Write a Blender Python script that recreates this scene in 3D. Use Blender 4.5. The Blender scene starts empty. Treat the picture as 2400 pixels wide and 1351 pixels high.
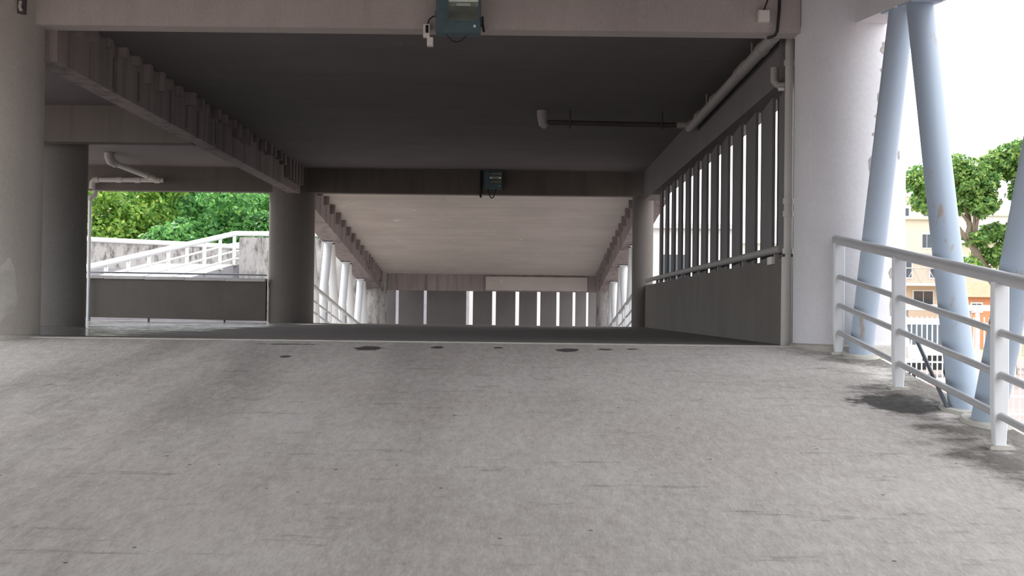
import bpy, bmesh, math, random
import numpy as np
from mathutils import Matrix, Vector

random.seed(7)
rng = np.random.default_rng(11)
S = bpy.context.scene
COL = S.collection

# ---------------------------------------------------------------- camera
EYE = 0.273
F_PX = 2900.0
cam_d = bpy.data.cameras.new('camera')
cam_d.sensor_width = 36.0
cam_d.lens = F_PX / 2400.0 * 36.0
cam_d.clip_end = 2000
cam = bpy.data.objects.new('camera', cam_d)
COL.objects.link(cam)
_pitch = math.atan((729 - 675.5) / F_PX)
_yaw = math.atan(12 / F_PX)
_roll = 0.0122
cam.matrix_world = (Matrix.Translation((0, 0, EYE)) @ Matrix.Rotation(_yaw, 4, 'Z')
                    @ Matrix.Rotation(math.pi / 2 + _pitch, 4, 'X') @ Matrix.Rotation(_roll, 4, 'Z'))
S.camera = cam

# ---------------------------------------------------------------- world, sun, exposure
W = bpy.data.worlds.new('hazy_sky')
S.world = W
W.use_nodes = True
bg = W.node_tree.nodes['Background']
bg.inputs['Color'].default_value = (0.94, 0.965, 1.0, 1)
bg.inputs['Strength'].default_value = 2.95
sun_d = bpy.data.lights.new('sun', 'SUN')
sun_d.energy = 6.0
sun_d.angle = math.radians(1.5)
sun_d.color = (1.0, 0.95, 0.86)
sun = bpy.data.objects.new('sun', sun_d)
COL.objects.link(sun)
_el = math.radians(42)
sun.rotation_euler = Vector((math.cos(_el) * 0.60, -math.cos(_el) * 0.80, -math.sin(_el))).to_track_quat('-Z', 'Y').to_euler()
S.view_settings.view_transform = 'Standard'
S.view_settings.look = 'None'
S.view_settings.gamma = 1.0
S.view_settings.use_curve_mapping = False
S.view_settings.exposure = 0.0

# ---------------------------------------------------------------- layout numbers (metres, landing deck z = 0)
SL = 0.117                 # ramp gradient
Y1 = 10.41                 # landing edge
Y2 = 23.2                  # far ramp starts
Y3 = 36.3                  # far ramp ends
def ramp_z(y): return -SL * (Y1 - y)
def far_z(y): return -SL * (y - Y2)
CEIL = 2.85
GROUND = -1.85

# ---------------------------------------------------------------- materials
MATS = {}
def nodes_of(name):
    m = bpy.data.materials.new(name)
    m.use_nodes = True
    nt = m.node_tree
    b = nt.nodes['Principled BSDF']
    return m, nt, b

def ramp(nt, src, stops):
    r = nt.nodes.new('ShaderNodeValToRGB')
    el = r.color_ramp.elements
    while len(el) < len(stops): el.new(0.5)
    for e, (p, c) in zip(el, stops):
        e.position = p
        e.color = (c, c, c, 1) if isinstance(c, (int, float)) else (*c, 1)
    nt.links.new(src, r.inputs[0])
    return r.outputs[0]

def noise(nt, scale=(1, 1, 1), s=1.0, detail=6, rough=0.6, loc=(0, 0, 0)):
    g = nt.nodes.new('ShaderNodeNewGeometry')
    mp = nt.nodes.new('ShaderNodeMapping')
    mp.inputs['Scale'].default_value = scale
    mp.inputs['Location'].default_value = loc
    n = nt.nodes.new('ShaderNodeTexNoise')
    n.inputs['Scale'].default_value = s
    n.inputs['Detail'].default_value = detail
    n.inputs['Roughness'].default_value = rough
    nt.links.new(g.outputs['Position'], mp.inputs[0])
    nt.links.new(mp.outputs[0], n.inputs['Vector'])
    return n.outputs[0]

def mix(nt, fac, a, b, mode='MIX'):
    m = nt.nodes.new('ShaderNodeMix')
    m.data_type = 'RGBA'
    m.blend_type = mode
    for sock, v in ((m.inputs[0], fac), (m.inputs[6], a), (m.inputs[7], b)):
        if isinstance(v, (int, float)): sock.default_value = v
        elif isinstance(v, tuple): sock.default_value = (*v, 1)
        else: nt.links.new(v, sock)
    return m.outputs[2]

def math_n(nt, op, a, b=None, c=None):
    m = nt.nodes.new('ShaderNodeMath')
    m.operation = op
    for i, v in enumerate((a, b, c)):
        if v is None: continue
        if isinstance(v, (int, float)): m.inputs[i].default_value = v
        else: nt.links.new(v, m.inputs[i])
    return m.outputs[0]

def bump(nt, b, h, strength=0.3, dist=0.01):
    n = nt.nodes.new('ShaderNodeBump')
    n.inputs['Strength'].default_value = strength
    n.inputs['Distance'].default_value = dist
    nt.links.new(h, n.inputs['Height'])
    nt.links.new(n.outputs[0], b.inputs['Normal'])

def concrete(name, col, dark, blotch=0.9, streak=(6, 6, 0.35), streak_amt=0.5, grain=60, rough=0.85, light=None, light_amt=0.0, loc=(0, 0, 0)):
    m, nt, b = nodes_of(name)
    big = ramp(nt, noise(nt, s=blotch, detail=5, loc=loc), [(0.32, 0.0), (0.7, 1.0)])
    c = mix(nt, big, tuple(x * 0.82 for x in col), col)
    st = ramp(nt, noise(nt, scale=streak, s=1.0, detail=6, rough=0.65, loc=loc), [(0.47, 0.0), (0.68, streak_amt)])
    c = mix(nt, st, c, dark)
    if light:
        lt = ramp(nt, noise(nt, s=3.3, detail=8, rough=0.7, loc=(5, 1, 2)), [(0.62, 0.0), (0.70, light_amt)])
        c = mix(nt, lt, c, light)
    fine = noise(nt, s=grain, detail=3)
    c = mix(nt, 0.35, c, mix(nt, fine, (0.25, 0.25, 0.25), (1, 1, 1)), 'SOFT_LIGHT')
    nt.links.new(c, b.inputs['Base Color'])
    b.inputs['Roughness'].default_value = rough
    bump(nt, b, fine, 0.25, 0.006)
    MATS[name] = m
    return m

def plain(name, col, rough=0.5, metal=0.0, var=0.12, s=4.0, bumpy=0.0):
    m, nt, b = nodes_of(name)
    n = noise(nt, s=s, detail=5)
    c = mix(nt, n, tuple(x * (1 - var) for x in col), tuple(min(1, x * (1 + var)) for x in col))
    nt.links.new(c, b.inputs['Base Color'])
    b.inputs['Roughness'].default_value = rough
    b.inputs['Metallic'].default_value = metal
    if bumpy: bump(nt, b, noise(nt, s=40, detail=2), bumpy, 0.003)
    MATS[name] = m
    return m

concrete('beam_concrete', (0.165, 0.146, 0.127), (0.098, 0.084, 0.074), streak_amt=0.45)
concrete('front_beam_lit', (0.47, 0.425, 0.40), (0.36, 0.315, 0.29), streak_amt=0.45, grain=40)  # lighter beam copy: light reaching the outer beam is painted into its colour
concrete('beam_streaked', (0.32, 0.275, 0.27), (0.10, 0.085, 0.082), streak=(7, 5, 0.25), streak_amt=0.75, light=(0.36, 0.33, 0.30), light_amt=0.4)
concrete('column_concrete', (0.42, 0.392, 0.355), (0.31, 0.285, 0.258), blotch=0.7, streak=(4, 4, 0.3), streak_amt=0.35, grain=45)
concrete('pillar_paint', (0.80, 0.795, 0.83), (0.67, 0.66, 0.68), blotch=0.6, streak=(5, 5, 0.22), streak_amt=0.4, grain=30)
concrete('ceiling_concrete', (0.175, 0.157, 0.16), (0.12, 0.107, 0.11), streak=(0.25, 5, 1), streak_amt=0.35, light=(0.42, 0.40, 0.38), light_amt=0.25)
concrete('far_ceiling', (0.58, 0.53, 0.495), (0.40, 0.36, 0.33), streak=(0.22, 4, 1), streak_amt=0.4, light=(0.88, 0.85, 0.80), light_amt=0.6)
concrete('column_grey', (0.235, 0.222, 0.207), (0.175, 0.163, 0.15), blotch=0.7, streak=(4, 4, 0.3), streak_amt=0.4, grain=45)  # inner left column: part of the shade under the slab is in this colour
concrete('column_shaded', (0.165, 0.148, 0.133), (0.115, 0.102, 0.092), blotch=0.7, streak=(4, 4, 0.3), streak_amt=0.4, grain=45)  # darker column copy: shade on the far inner columns is painted into its colour
concrete('wall_concrete', (0.17, 0.153, 0.137), (0.115, 0.102, 0.092), streak=(3, 3, 0.5), streak_amt=0.4)
concrete('panel_concrete', (0.215, 0.203, 0.203), (0.16, 0.149, 0.146), streak=(4, 4, 0.3), streak_amt=0.3)
concrete('weathered_white', (0.40, 0.38, 0.365), (0.07, 0.062, 0.055), blotch=2.2, streak=(5.5, 5.5, 1.9), streak_amt=1.0)
concrete('plinth_white', (0.30, 0.29, 0.31), (0.17, 0.165, 0.175), streak=(0.3, 1, 3), streak_amt=0.5)
concrete('cement_patch', (0.52, 0.50, 0.45), (0.30, 0.28, 0.25), streak=(5, 5, 5), streak_amt=0.5, grain=25)
concrete('sill_cement', (0.74, 0.72, 0.72), (0.42, 0.38, 0.36), streak=(3, 3, 3), streak_amt=0.4)
concrete('pavement', (0.235, 0.185, 0.175), (0.17, 0.14, 0.132), blotch=0.15, streak=(0.4, 0.4, 1), streak_amt=0.5, grain=8)
concrete('hill_earth', (0.36, 0.34, 0.22), (0.12, 0.2, 0.07), blotch=0.2, streak=(0.2, 0.2, 0.2), streak_amt=0.8, grain=3)

concrete('spall', (0.42, 0.40, 0.375), (0.20, 0.185, 0.17), streak=(20, 20, 20), streak_amt=0.8, grain=40)
plain('white_paint', (0.74, 0.76, 0.78), 0.4, var=0.08)
plain('rail_paint', (0.44, 0.44, 0.45), 0.42, var=0.12, s=9)
plain('pvc', (0.55, 0.53, 0.49), 0.45, var=0.1)
plain('pvc_grey', (0.38, 0.365, 0.345), 0.5, var=0.12)
plain('dark_pipe', (0.07, 0.06, 0.06), 0.6, var=0.3)
plain('black_cable', (0.012, 0.012, 0.014), 0.5)
plain('teal_metal', (0.10, 0.16, 0.18), 0.5, metal=0.2, var=0.3, s=12)
plain('reflector', (0.66, 0.68, 0.62), 0.3, metal=0.85, var=0.25, s=25, bumpy=0.2)
plain('plastic_white', (0.78, 0.76, 0.71), 0.5, var=0.06)
plain('glass_dark', (0.05, 0.065, 0.08), 0.15, var=0.2)
plain('rubber', (0.02, 0.02, 0.02), 0.8)
plain('bark', (0.23, 0.18, 0.13), 0.9, var=0.35, s=8, bumpy=0.5)
plain('house_cream', (0.624, 0.56, 0.456), 0.8, var=0.08, s=1)
plain('house_white', (0.68, 0.671, 0.646), 0.8, var=0.08, s=1)
plain('house_pink', (0.624, 0.48, 0.384), 0.8, var=0.1, s=1)
plain('house_orange', (0.576, 0.256, 0.128), 0.85, var=0.15, s=2)
plain('house_grey', (0.58, 0.58, 0.58), 0.8, var=0.1, s=1)
plain('roof_tile', (0.50, 0.24, 0.15), 0.85, var=0.3, s=4)
plain('roof_grey', (0.45, 0.43, 0.42), 0.85, var=0.2, s=2)
plain('van_white', (0.82, 0.84, 0.86), 0.25, var=0.03)
plain('stay_steel', (0.13, 0.15, 0.17), 0.5, metal=0.3, var=0.2)

def glass_mat():
    m, nt, b = nodes_of('lamp_glass')
    b.inputs['Base Color'].default_value = (0.9, 0.95, 0.95, 1)
    b.inputs['Roughness'].default_value = 0.05
    b.inputs['Transmission Weight'].default_value = 1.0
    b.inputs['IOR'].default_value = 1.1
    MATS['lamp_glass'] = m
glass_mat()

def strut_mat():
    m, nt, b = nodes_of('strut_paint')
    n = noise(nt, s=1.3, detail=5)
    c = mix(nt, n, (0.34, 0.42, 0.52), (0.42, 0.50, 0.60))
    rust = ramp(nt, noise(nt, scale=(9, 9, 1.6), s=1.0, detail=7, rough=0.7, loc=(3, 0, 1)), [(0.60, 0.0), (0.67, 0.8)])
    c = mix(nt, rust, c, (0.36, 0.27, 0.19))
    nt.links.new(c, b.inputs['Base Color'])
    b.inputs['Roughness'].default_value = 0.45
    bump(nt, b, noise(nt, s=25, detail=3), 0.1, 0.003)
    MATS['strut_paint'] = m
strut_mat()

def leaf_mat(name, dark, light, yellow):
    m, nt, b = nodes_of(name)
    g = nt.nodes.new('ShaderNodeNewGeometry')
    r = nt.nodes.new('ShaderNodeValToRGB')
    el = r.color_ramp.elements
    el[0].position, el[0].color = 0.0, (*dark, 1)
    el[1].position, el[1].color = 1.0, (*yellow, 1)
    e = el.new(0.65); e.color = (*light, 1)
    nt.links.new(g.outputs['Random Per Island'], r.inputs[0])
    nt.links.new(r.outputs[0], b.inputs['Base Color'])
    b.inputs['Roughness'].default_value = 0.6
    tr = nt.nodes.new('ShaderNodeBsdfTranslucent')
    nt.links.new(r.outputs[0], tr.inputs[0])
    mx = nt.nodes.new('ShaderNodeMixShader')
    mx.inputs[0].default_value = 0.38
    out = nt.nodes['Material Output']
    nt.links.new(b.outputs[0], mx.inputs[1]); nt.links.new(tr.outputs[0], mx.inputs[2])
    nt.links.new(mx.outputs[0], out.inputs[0])
    MATS[name] = m
leaf_mat('leaf_green', (0.025, 0.13, 0.035), (0.14, 0.38, 0.09), (0.27, 0.52, 0.13))
leaf_mat('leaf_yellow', (0.06, 0.17, 0.02), (0.24, 0.42, 0.06), (0.42, 0.54, 0.11))
leaf_mat('leaf_mid', (0.05, 0.15, 0.03), (0.18, 0.34, 0.07), (0.36, 0.47, 0.12))

# wear and stains of the ramp: dots of dark patches near the lip, moss by the right edge, transverse trowel lines
def ramp_mat():
    m, nt, b = nodes_of('ramp_concrete')
    g = nt.nodes.new('ShaderNodeNewGeometry')
    sep = nt.nodes.new('ShaderNodeSeparateXYZ')
    nt.links.new(g.outputs['Position'], sep.inputs[0])
    X, Y = sep.outputs[0], sep.outputs[1]
    c = mix(nt, ramp(nt, noise(nt, s=0.55, detail=5), [(0.3, 0.0), (0.7, 1.0)]), (0.54, 0.50, 0.465), (0.68, 0.645, 0.61))
    c = mix(nt, ramp(nt, noise(nt, scale=(1, .6, 1), s=1.1, detail=4, loc=(9, 2, 0)), [(0.5, 0.0), (0.72, 0.5)]), c, (0.60, 0.53, 0.50))
    # long stains running up the ramp on the side away from the rail
    st = ramp(nt, noise(nt, scale=(1.6, 0.28, 1), s=1.0, detail=4, loc=(2, 3, 0)), [(0.43, 0.0), (0.64, 0.75)])
    side = ramp(nt, math_n(nt, 'MULTIPLY_ADD', X, -0.2, 0.3), [(0.2, 0.15), (0.8, 1.0)])
    c = mix(nt, math_n(nt, 'MULTIPLY', st, side), c, (0.33, 0.305, 0.285))
    # trowel lines across
    tr = noise(nt, scale=(2.2, 9, 1), s=1.0, detail=7, rough=0.72)
    c = mix(nt, ramp(nt, tr, [(0.58, 0.0), (0.71, 0.75)]), c, (0.25, 0.225, 0.205))
    c = mix(nt, ramp(nt, noise(nt, scale=(2.5, 6, 1), s=1.0, detail=7, rough=0.72, loc=(7, 7, 0)), [(0.60, 0.0), (0.74, 0.4)]), c, (0.78, 0.76, 0.73))
    # pits
    v = nt.nodes.new('ShaderNodeTexVoronoi')
    v.inputs['Scale'].default_value = 5.0
    nt.links.new(g.outputs['Position'], v.inputs['Vector'])
    pits = ramp(nt, v.outputs['Distance'], [(0.03, 0.85), (0.06, 0.0)])
    c = mix(nt, pits, c, (0.08, 0.075, 0.07))
    # moss and dirt collected along the outer edge
    edge = ramp(nt, X, [(0.0, 0.0), (1.0, 1.0)])
    e = nt.nodes.new('ShaderNodeMapRange')
    e.inputs['From Min'].default_value = 1.55; e.inputs['From Max'].default_value = 2.75
    nt.links.new(X, e.inputs['Value'])
    dn = noise(nt, scale=(1.3, 1.6, 1), s=1.0, detail=8, rough=0.72, loc=(1, 4.4, 0))
    d = math_n(nt, 'ADD', math_n(nt, 'MULTIPLY', e.outputs[0], 0.42), dn)
    dm = ramp(nt, d, [(0.76, 0.0), (0.90, 0.85)])
    c = mix(nt, dm, c, (0.12, 0.108, 0.095))
    # stain patches: (x, y, half length x, half length y)
    spots = [(-1.19, 10.02, 0.13, 0.12), (-0.64, 10.12, 0.06, 0.07), (0.42, 10.06, 0.12, 0.10), (0.73, 10.12, 0.07, 0.05),
             (0.95, 10.15, 0.06, 0.04), (-0.15, 10.14, 0.05, 0.05), (-1.78, 9.55, 0.05, 0.07), (2.45, 7.95, 0.34, 0.33),
             (-1.9, 10.2, 0.3, 0.03)]
    wob = noise(nt, s=7.0, detail=5)
    tot = None
    for (sx, sy, a, bb) in spots:
        dx = math_n(nt, 'MULTIPLY', math_n(nt, 'SUBTRACT', X, sx), 1 / a)
        dy = math_n(nt, 'MULTIPLY', math_n(nt, 'SUBTRACT', Y, sy), 1 / bb)
        q = math_n(nt, 'SQRT', math_n(nt, 'ADD', math_n(nt, 'MULTIPLY', dx, dx), math_n(nt, 'MULTIPLY', dy, dy)))
        q = math_n(nt, 'ADD', q, math_n(nt, 'MULTIPLY_ADD', wob, 1.6, -0.8))
        k = ramp(nt, q, [(0.75, 0.9), (1.0, 0.0)])
        tot = k if tot is None else math_n(nt, 'MAXIMUM', tot, k)
    c = mix(nt, tot, c, (0.05, 0.047, 0.045))
    mid = noise(nt, scale=(1, 0.3, 1), s=22, detail=6, rough=0.75)
    c = mix(nt, 0.8, c, mix(nt, ramp(nt, mid, [(0.3, 0.0), (0.7, 1.0)]), (0.25, 0.25, 0.25), (0.75, 0.75, 0.75)), 'SOFT_LIGHT')
    fine = noise(nt, scale=(1, 0.22, 1), s=75, detail=4, rough=0.75)
    c = mix(nt, 0.9, c, mix(nt, fine, (0.15, 0.15, 0.15), (0.95, 0.95, 0.95)), 'SOFT_LIGHT')
    nt.links.new(c, b.inputs['Base Color'])
    b.inputs['Roughness'].default_value = 0.9
    b.inputs['Specular IOR Level'].default_value = 0.25
    h = math_n(nt, 'ADD', math_n(nt, 'MULTIPLY', fine, 0.6), math_n(nt, 'MULTIPLY', tr, 0.8))
    bump(nt, b, h, 0.45, 0.012)
    MATS['ramp_concrete'] = m
ramp_mat()

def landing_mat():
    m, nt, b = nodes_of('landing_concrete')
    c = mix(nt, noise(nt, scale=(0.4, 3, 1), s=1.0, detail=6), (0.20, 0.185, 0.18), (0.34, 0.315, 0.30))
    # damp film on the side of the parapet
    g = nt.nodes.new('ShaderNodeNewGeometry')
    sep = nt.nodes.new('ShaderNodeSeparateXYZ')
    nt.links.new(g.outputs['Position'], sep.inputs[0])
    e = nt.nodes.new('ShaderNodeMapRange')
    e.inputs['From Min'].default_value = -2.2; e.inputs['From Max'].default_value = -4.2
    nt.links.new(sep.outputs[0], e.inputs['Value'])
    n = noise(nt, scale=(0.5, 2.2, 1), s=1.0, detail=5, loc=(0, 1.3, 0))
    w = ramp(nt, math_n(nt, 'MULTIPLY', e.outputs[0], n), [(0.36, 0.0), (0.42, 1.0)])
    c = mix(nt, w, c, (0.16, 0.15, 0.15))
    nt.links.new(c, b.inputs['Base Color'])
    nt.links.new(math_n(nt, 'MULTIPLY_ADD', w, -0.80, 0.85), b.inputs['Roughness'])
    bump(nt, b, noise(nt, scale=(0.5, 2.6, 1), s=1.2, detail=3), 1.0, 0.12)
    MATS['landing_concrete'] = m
landing_mat()

# ---------------------------------------------------------------- mesh helpers
def new_bm(): return bmesh.new()

def add_box(bm, x0, x1, y0, y1, z0, z1):
    vs = [bm.verts.new((x, y, z)) for x in (x0, x1) for y in (y0, y1) for z in (z0, z1)]
    for f in ((0, 1, 3, 2), (4, 6, 7, 5), (0, 4, 5, 1), (2, 3, 7, 6), (0, 2, 6, 4), (1, 5, 7, 3)):
        bm.faces.new([vs[i] for i in f])
    return vs

def add_hexa(bm, pts):
    """8 points: bottom ring of four, top ring of four"""
    v = [bm.verts.new(p) for p in pts]
    for f in ((3, 2, 1, 0), (4, 5, 6, 7), (0, 1, 5, 4), (1, 2, 6, 5), (2, 3, 7, 6), (3, 0, 4, 7)):
        bm.faces.new([v[i] for i in f])

def add_slab(bm, x0, x1, y0, y1, z0, z1, th):
    """slab with top edge z0 at y0 and z1 at y1, thickness th downwards"""
    add_hexa(bm, [(x0, y0, z0 - th), (x1, y0, z0 - th), (x1, y1, z1 - th), (x0, y1, z1 - th),
                  (x0, y0, z0), (x1, y0, z0), (x1, y1, z1), (x0, y1, z1)])

def add_tube(bm, pts, r, n=16, caps=True, radii=None):
    pts = [Vector(p) for p in pts]
    rings = []
    up = Vector((0, 0, 1))
    prev = None
    for i, p in enumerate(pts):
        if i == 0: t = pts[1] - p
        elif i == len(pts) - 1: t = p - pts[i - 1]
        else: t = (pts[i + 1] - p).normalized() + (p - pts[i - 1]).normalized()
        t.normalize()
        if prev is None:
            a = up.cross(t) if abs(t.z) < 0.95 else Vector((1, 0, 0)).cross(t)
        else:
            a = prev - t * prev.dot(t)
        a.normalize()
        prev = a
        bb = t.cross(a)
        rr = radii[i] if radii else r
        rings.append([bm.verts.new(p + a * rr * math.cos(2 * math.pi * k / n) + bb * rr * math.sin(2 * math.pi * k / n)) for k in range(n)])
    for i in range(len(rings) - 1):
        for k in range(n):
            bm.faces.new((rings[i][k], rings[i][(k + 1) % n], rings[i + 1][(k + 1) % n], rings[i + 1][k]))
    if caps:
        bm.faces.new(list(reversed(rings[0])))
        bm.faces.new(rings[-1])

def add_lathe(bm, cx, cy, prof, n=48):
    rings = []
    for r, z in prof:
        rings.append([bm.verts.new((cx + r * math.cos(2 * math.pi * k / n), cy + r * math.sin(2 * math.pi * k / n), z)) for k in range(n)])
    for i in range(len(rings) - 1):
        for k in range(n):
            bm.faces.new((rings[i][k], rings[i][(k + 1) % n], rings[i + 1][(k + 1) % n], rings[i + 1][k]))
    bm.faces.new(list(reversed(rings[0])))
    bm.faces.new(rings[-1])

def bevel(bm, w=0.012, seg=2, ang=0.6):
    es = [e for e in bm.edges if len(e.link_faces) == 2 and e.calc_face_angle(0) > ang]
    if es: bmesh.ops.bevel(bm, geom=es, offset=w, segments=seg, affect='EDGES', clamp_overlap=True)

def obj(name, bm, mat, parent=None, smooth=False, loc=None):
    bmesh.ops.recalc_face_normals(bm, faces=bm.faces)
    me = bpy.data.meshes.new(name)
    bm.to_mesh(me); bm.free()
    return obj_me(name, me, mat, parent, smooth, loc)

def obj_me(name, me, mat, parent=None, smooth=False, loc=None):
    if mat and not me.materials: me.materials.append(MATS[mat])
    if smooth:
        me.shade_smooth()
        me.set_sharp_from_angle(angle=0.7)
    o = bpy.data.objects.new(name, me)
    COL.objects.link(o)
    if parent: o.parent = parent
    if loc is not None: o.location = loc
    return o

def box_obj(name, mat, x0, x1, y0, y1, z0, z1, parent=None, bev=0.0):
    bm = new_bm(); add_box(bm, x0, x1, y0, y1, z0, z1)
    if bev: bevel(bm, bev)
    return obj(name, bm, mat, parent)

def tube_obj(name, mat, pts, r, parent=None, n=16, radii=None):
    bm = new_bm(); add_tube(bm, pts, r, n, True, radii)
    return obj(name, bm, mat, parent, smooth=True)

def tag(o, label, cat, group=None, kind=None):
    o['label'] = label; o['category'] = cat
    if group: o['group'] = group
    if kind: o['kind'] = kind
    return o

def thing(name, label, cat, group=None, loc=(0, 0, 0), rz=0.0):
    o = bpy.data.objects.new(name, None)
    o.empty_display_size = 0.2
    COL.objects.link(o)
    o.location = loc
    o.rotation_euler = (0, 0, rz)
    return tag(o, label, cat, group)

def struct(o, label=None):
    o['kind'] = 'structure'
    if label: o['label'] = label
    return o

def empty_struct(name, label):
    o = bpy.data.objects.new(name, None)
    COL.objects.link(o)
    return struct(o, label)

# ================================================================ SETTING
bm = new_bm(); add_slab(bm, -5.15, 2.88, -5.2, Y1, ramp_z(-5.2), 0.0, 0.28)
struct(obj('floor_ramp', bm, 'ramp_concrete'), 'grey stained concrete ramp rising towards the covered landing')
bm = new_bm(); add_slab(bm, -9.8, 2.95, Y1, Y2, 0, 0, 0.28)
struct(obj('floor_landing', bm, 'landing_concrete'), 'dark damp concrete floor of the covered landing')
bm = new_bm(); add_slab(bm, -4.75, 2.85, Y2, Y3, 0, far_z(Y3), 0.28)
struct(obj('floor_far_ramp', bm, 'ramp_concrete'), 'concrete ramp falling away behind the landing')
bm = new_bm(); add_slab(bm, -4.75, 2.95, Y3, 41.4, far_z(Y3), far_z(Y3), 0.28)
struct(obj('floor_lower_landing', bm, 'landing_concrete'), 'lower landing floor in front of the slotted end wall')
struct(box_obj('trim_1', 'cement_patch', -4.2, 2.4, Y1 - 0.02, Y1 + 0.05, -0.02, 0.008, bev=0.003), 'pale cement joint strip along the landing edge')
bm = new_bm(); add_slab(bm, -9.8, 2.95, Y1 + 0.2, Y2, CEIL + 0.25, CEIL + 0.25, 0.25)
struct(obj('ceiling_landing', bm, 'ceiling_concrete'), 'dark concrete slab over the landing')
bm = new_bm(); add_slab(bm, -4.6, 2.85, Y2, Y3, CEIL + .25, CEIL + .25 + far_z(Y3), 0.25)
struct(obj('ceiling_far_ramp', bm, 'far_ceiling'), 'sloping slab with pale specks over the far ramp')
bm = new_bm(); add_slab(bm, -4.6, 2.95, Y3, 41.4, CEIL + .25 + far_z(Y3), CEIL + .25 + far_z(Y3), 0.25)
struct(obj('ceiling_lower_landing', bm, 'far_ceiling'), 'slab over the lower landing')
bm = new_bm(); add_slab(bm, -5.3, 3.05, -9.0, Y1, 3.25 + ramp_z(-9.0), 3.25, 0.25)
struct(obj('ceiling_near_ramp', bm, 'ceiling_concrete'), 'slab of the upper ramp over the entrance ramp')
# ground outside
bm = new_bm()
for (x0, x1, y0, y1) in ((-120, 120, -60, 62),):
    add_box(bm, x0, x1, y0, y1, GROUND - 0.3, GROUND)
struct(obj('ground', bm, 'pavement'), 'pale paved ground around the ramps')
bm = new_bm()
vs = []
nx, ny = 24, 10
for j in range(ny + 1):
    for i in range(nx + 1):
        x = -120 + i * 10; y = 62 + j * 14
        t = j / ny
        z = GROUND + 16 * t ** 1.2 * (0.8 + 0.3 * math.sin(i * 0.9)) + (0.5 * math.sin(i * 1.7 + j) if j else 0)
        vs.append(bm.verts.new((x, y, z)))
for j in range(ny):
    for i in range(nx):
        a = j * (nx + 1) + i
        bm.faces.new((vs[a], vs[a + 1], vs[a + nx + 2], vs[a + nx + 1]))
struct(obj('hill', bm, 'hill_earth', smooth=True), 'hillside behind the houses')

# ---------------------------------------------------------------- right wall with slots
wr = empty_struct('wall_right', 'concrete wall with tall light slots beside the landing')
WX = 2.36
box_obj('lower_wall', 'wall_concrete', WX, WX + 0.16, 10.95, 22.9, 0, 0.77, wr, 0.008)
box_obj('upper_beam', 'panel_concrete', WX - 0.06, WX + 0.24, 10.95, 22.6, 2.32, CEIL, wr, 0.008)
slots = [11.72, 12.51, 13.34, 14.17, 14.98, 15.77, 16.57, 17.37, 18.15, 18.96, 19.78, 20.61]
PW = 0.885
dl, th = 0.066, 0.03
bm = new_bm()
add_hexa(bm, [(0, 0, 0.70), (th, 0, 0.70), (dl + th, PW, 0.70), (dl, PW, 0.70),
              (0, 0, 2.33), (th, 0, 2.33), (dl + th, PW, 2.33), (dl, PW, 2.33)])
bmesh.ops.recalc_face_normals(bm, faces=bm.faces)
me_panel = bpy.data.meshes.new('panel'); bm.to_mesh(me_panel); bm.free()
for yk in slots + [21.42]:
    obj_me('panel', me_panel, 'panel_concrete', wr, loc=(WX + 0.035, yk - PW + 0.05, 0))

# ---------------------------------------------------------------- far wall with slots
wf = empty_struct('wall_far', 'concrete end wall with vertical light slots below the far ramp')
fx = [-3.97, -3.04, -1.57, -0.76, 0.01, 0.72, 1.36, 1.89, 2.33]
fw = [0.10, 0.10, 0.22, 0.12, 0.12, 0.11, 0.10, 0.09, 0.07]
edges = [-4.9] + [v for a, w in zip(fx, fw) for v in (a - w / 2, a + w / 2)] + [2.95]
for i in range(0, len(edges), 2):
    box_obj('panel', 'panel_concrete', edges[i], edges[i + 1], 41.0, 41.08, -1.3, 1.35, wf)
box_obj('lower_wall', 'wall_concrete', -4.9, 2.95, 40.97, 41.12, far_z(Y3), -0.42, wf)
bm = new_bm(); add_box(bm, -4.0, 2.5, Y3 - 0.05, Y3 + 0.25, 0.84, 1.32); bevel(bm, 0.01)
tag(obj('concrete_beam', bm, 'beam_streaked'), 'dark streaked concrete beam at the foot of the far sloping slab', 'beam')
tag(box_obj('fascia_board', 'far_ceiling', -0.92, 2.05, Y3 - 0.11, Y3 - 0.052, 0.87, 1.27, bev=0.008),
    'cleaner grey facing board on the streaked beam above the far slots', 'board')

# ---------------------------------------------------------------- columns
def column(x, y, r, z0, z1, label, mat='column_concrete', rough_base=True):
    bm = new_bm()
    add_lathe(bm, 0, 0, [(r, z0), (r, z0 + 0.6), (r, (z0 + z1) / 2), (r, z1)], 64)
    o = obj('concrete_column', bm, mat, smooth=True)
    o.location = (x, y, 0)
    return tag(o, label, 'column', 'round concrete columns')
c1l = column(-4.55, 10.53, 0.46, -0.05, 3.4, 'grey round concrete column at the left edge of the landing')
c1r = column(2.815, 10.53, 0.46, -0.05, 3.4, 'pale painted round pillar beside the white railing', 'pillar_paint')
c2l = column(-4.21, 23.02, 0.42, 0, CEIL, 'dark round column between the parapet opening and the far ramp', 'column_shaded')
c2r = column(2.325, 23.0, 0.195, 0, CEIL, 'slim round column at the far end of the slotted wall', 'column_shaded')
c3 = column(-6.33, 16.75, 0.46, 0, CEIL, 'dark round column behind the front left column', 'column_grey')
c4l = column(-4.12, 36.3, 0.30, far_z(Y3), 1.4, 'weathered column at the far left end of the sloping slab', 'weathered_white')
c4r = column(2.62, 36.3, 0.30, far_z(Y3), 1.4, 'whitish column at the far right end of the sloping slab', 'weathered_white')
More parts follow.
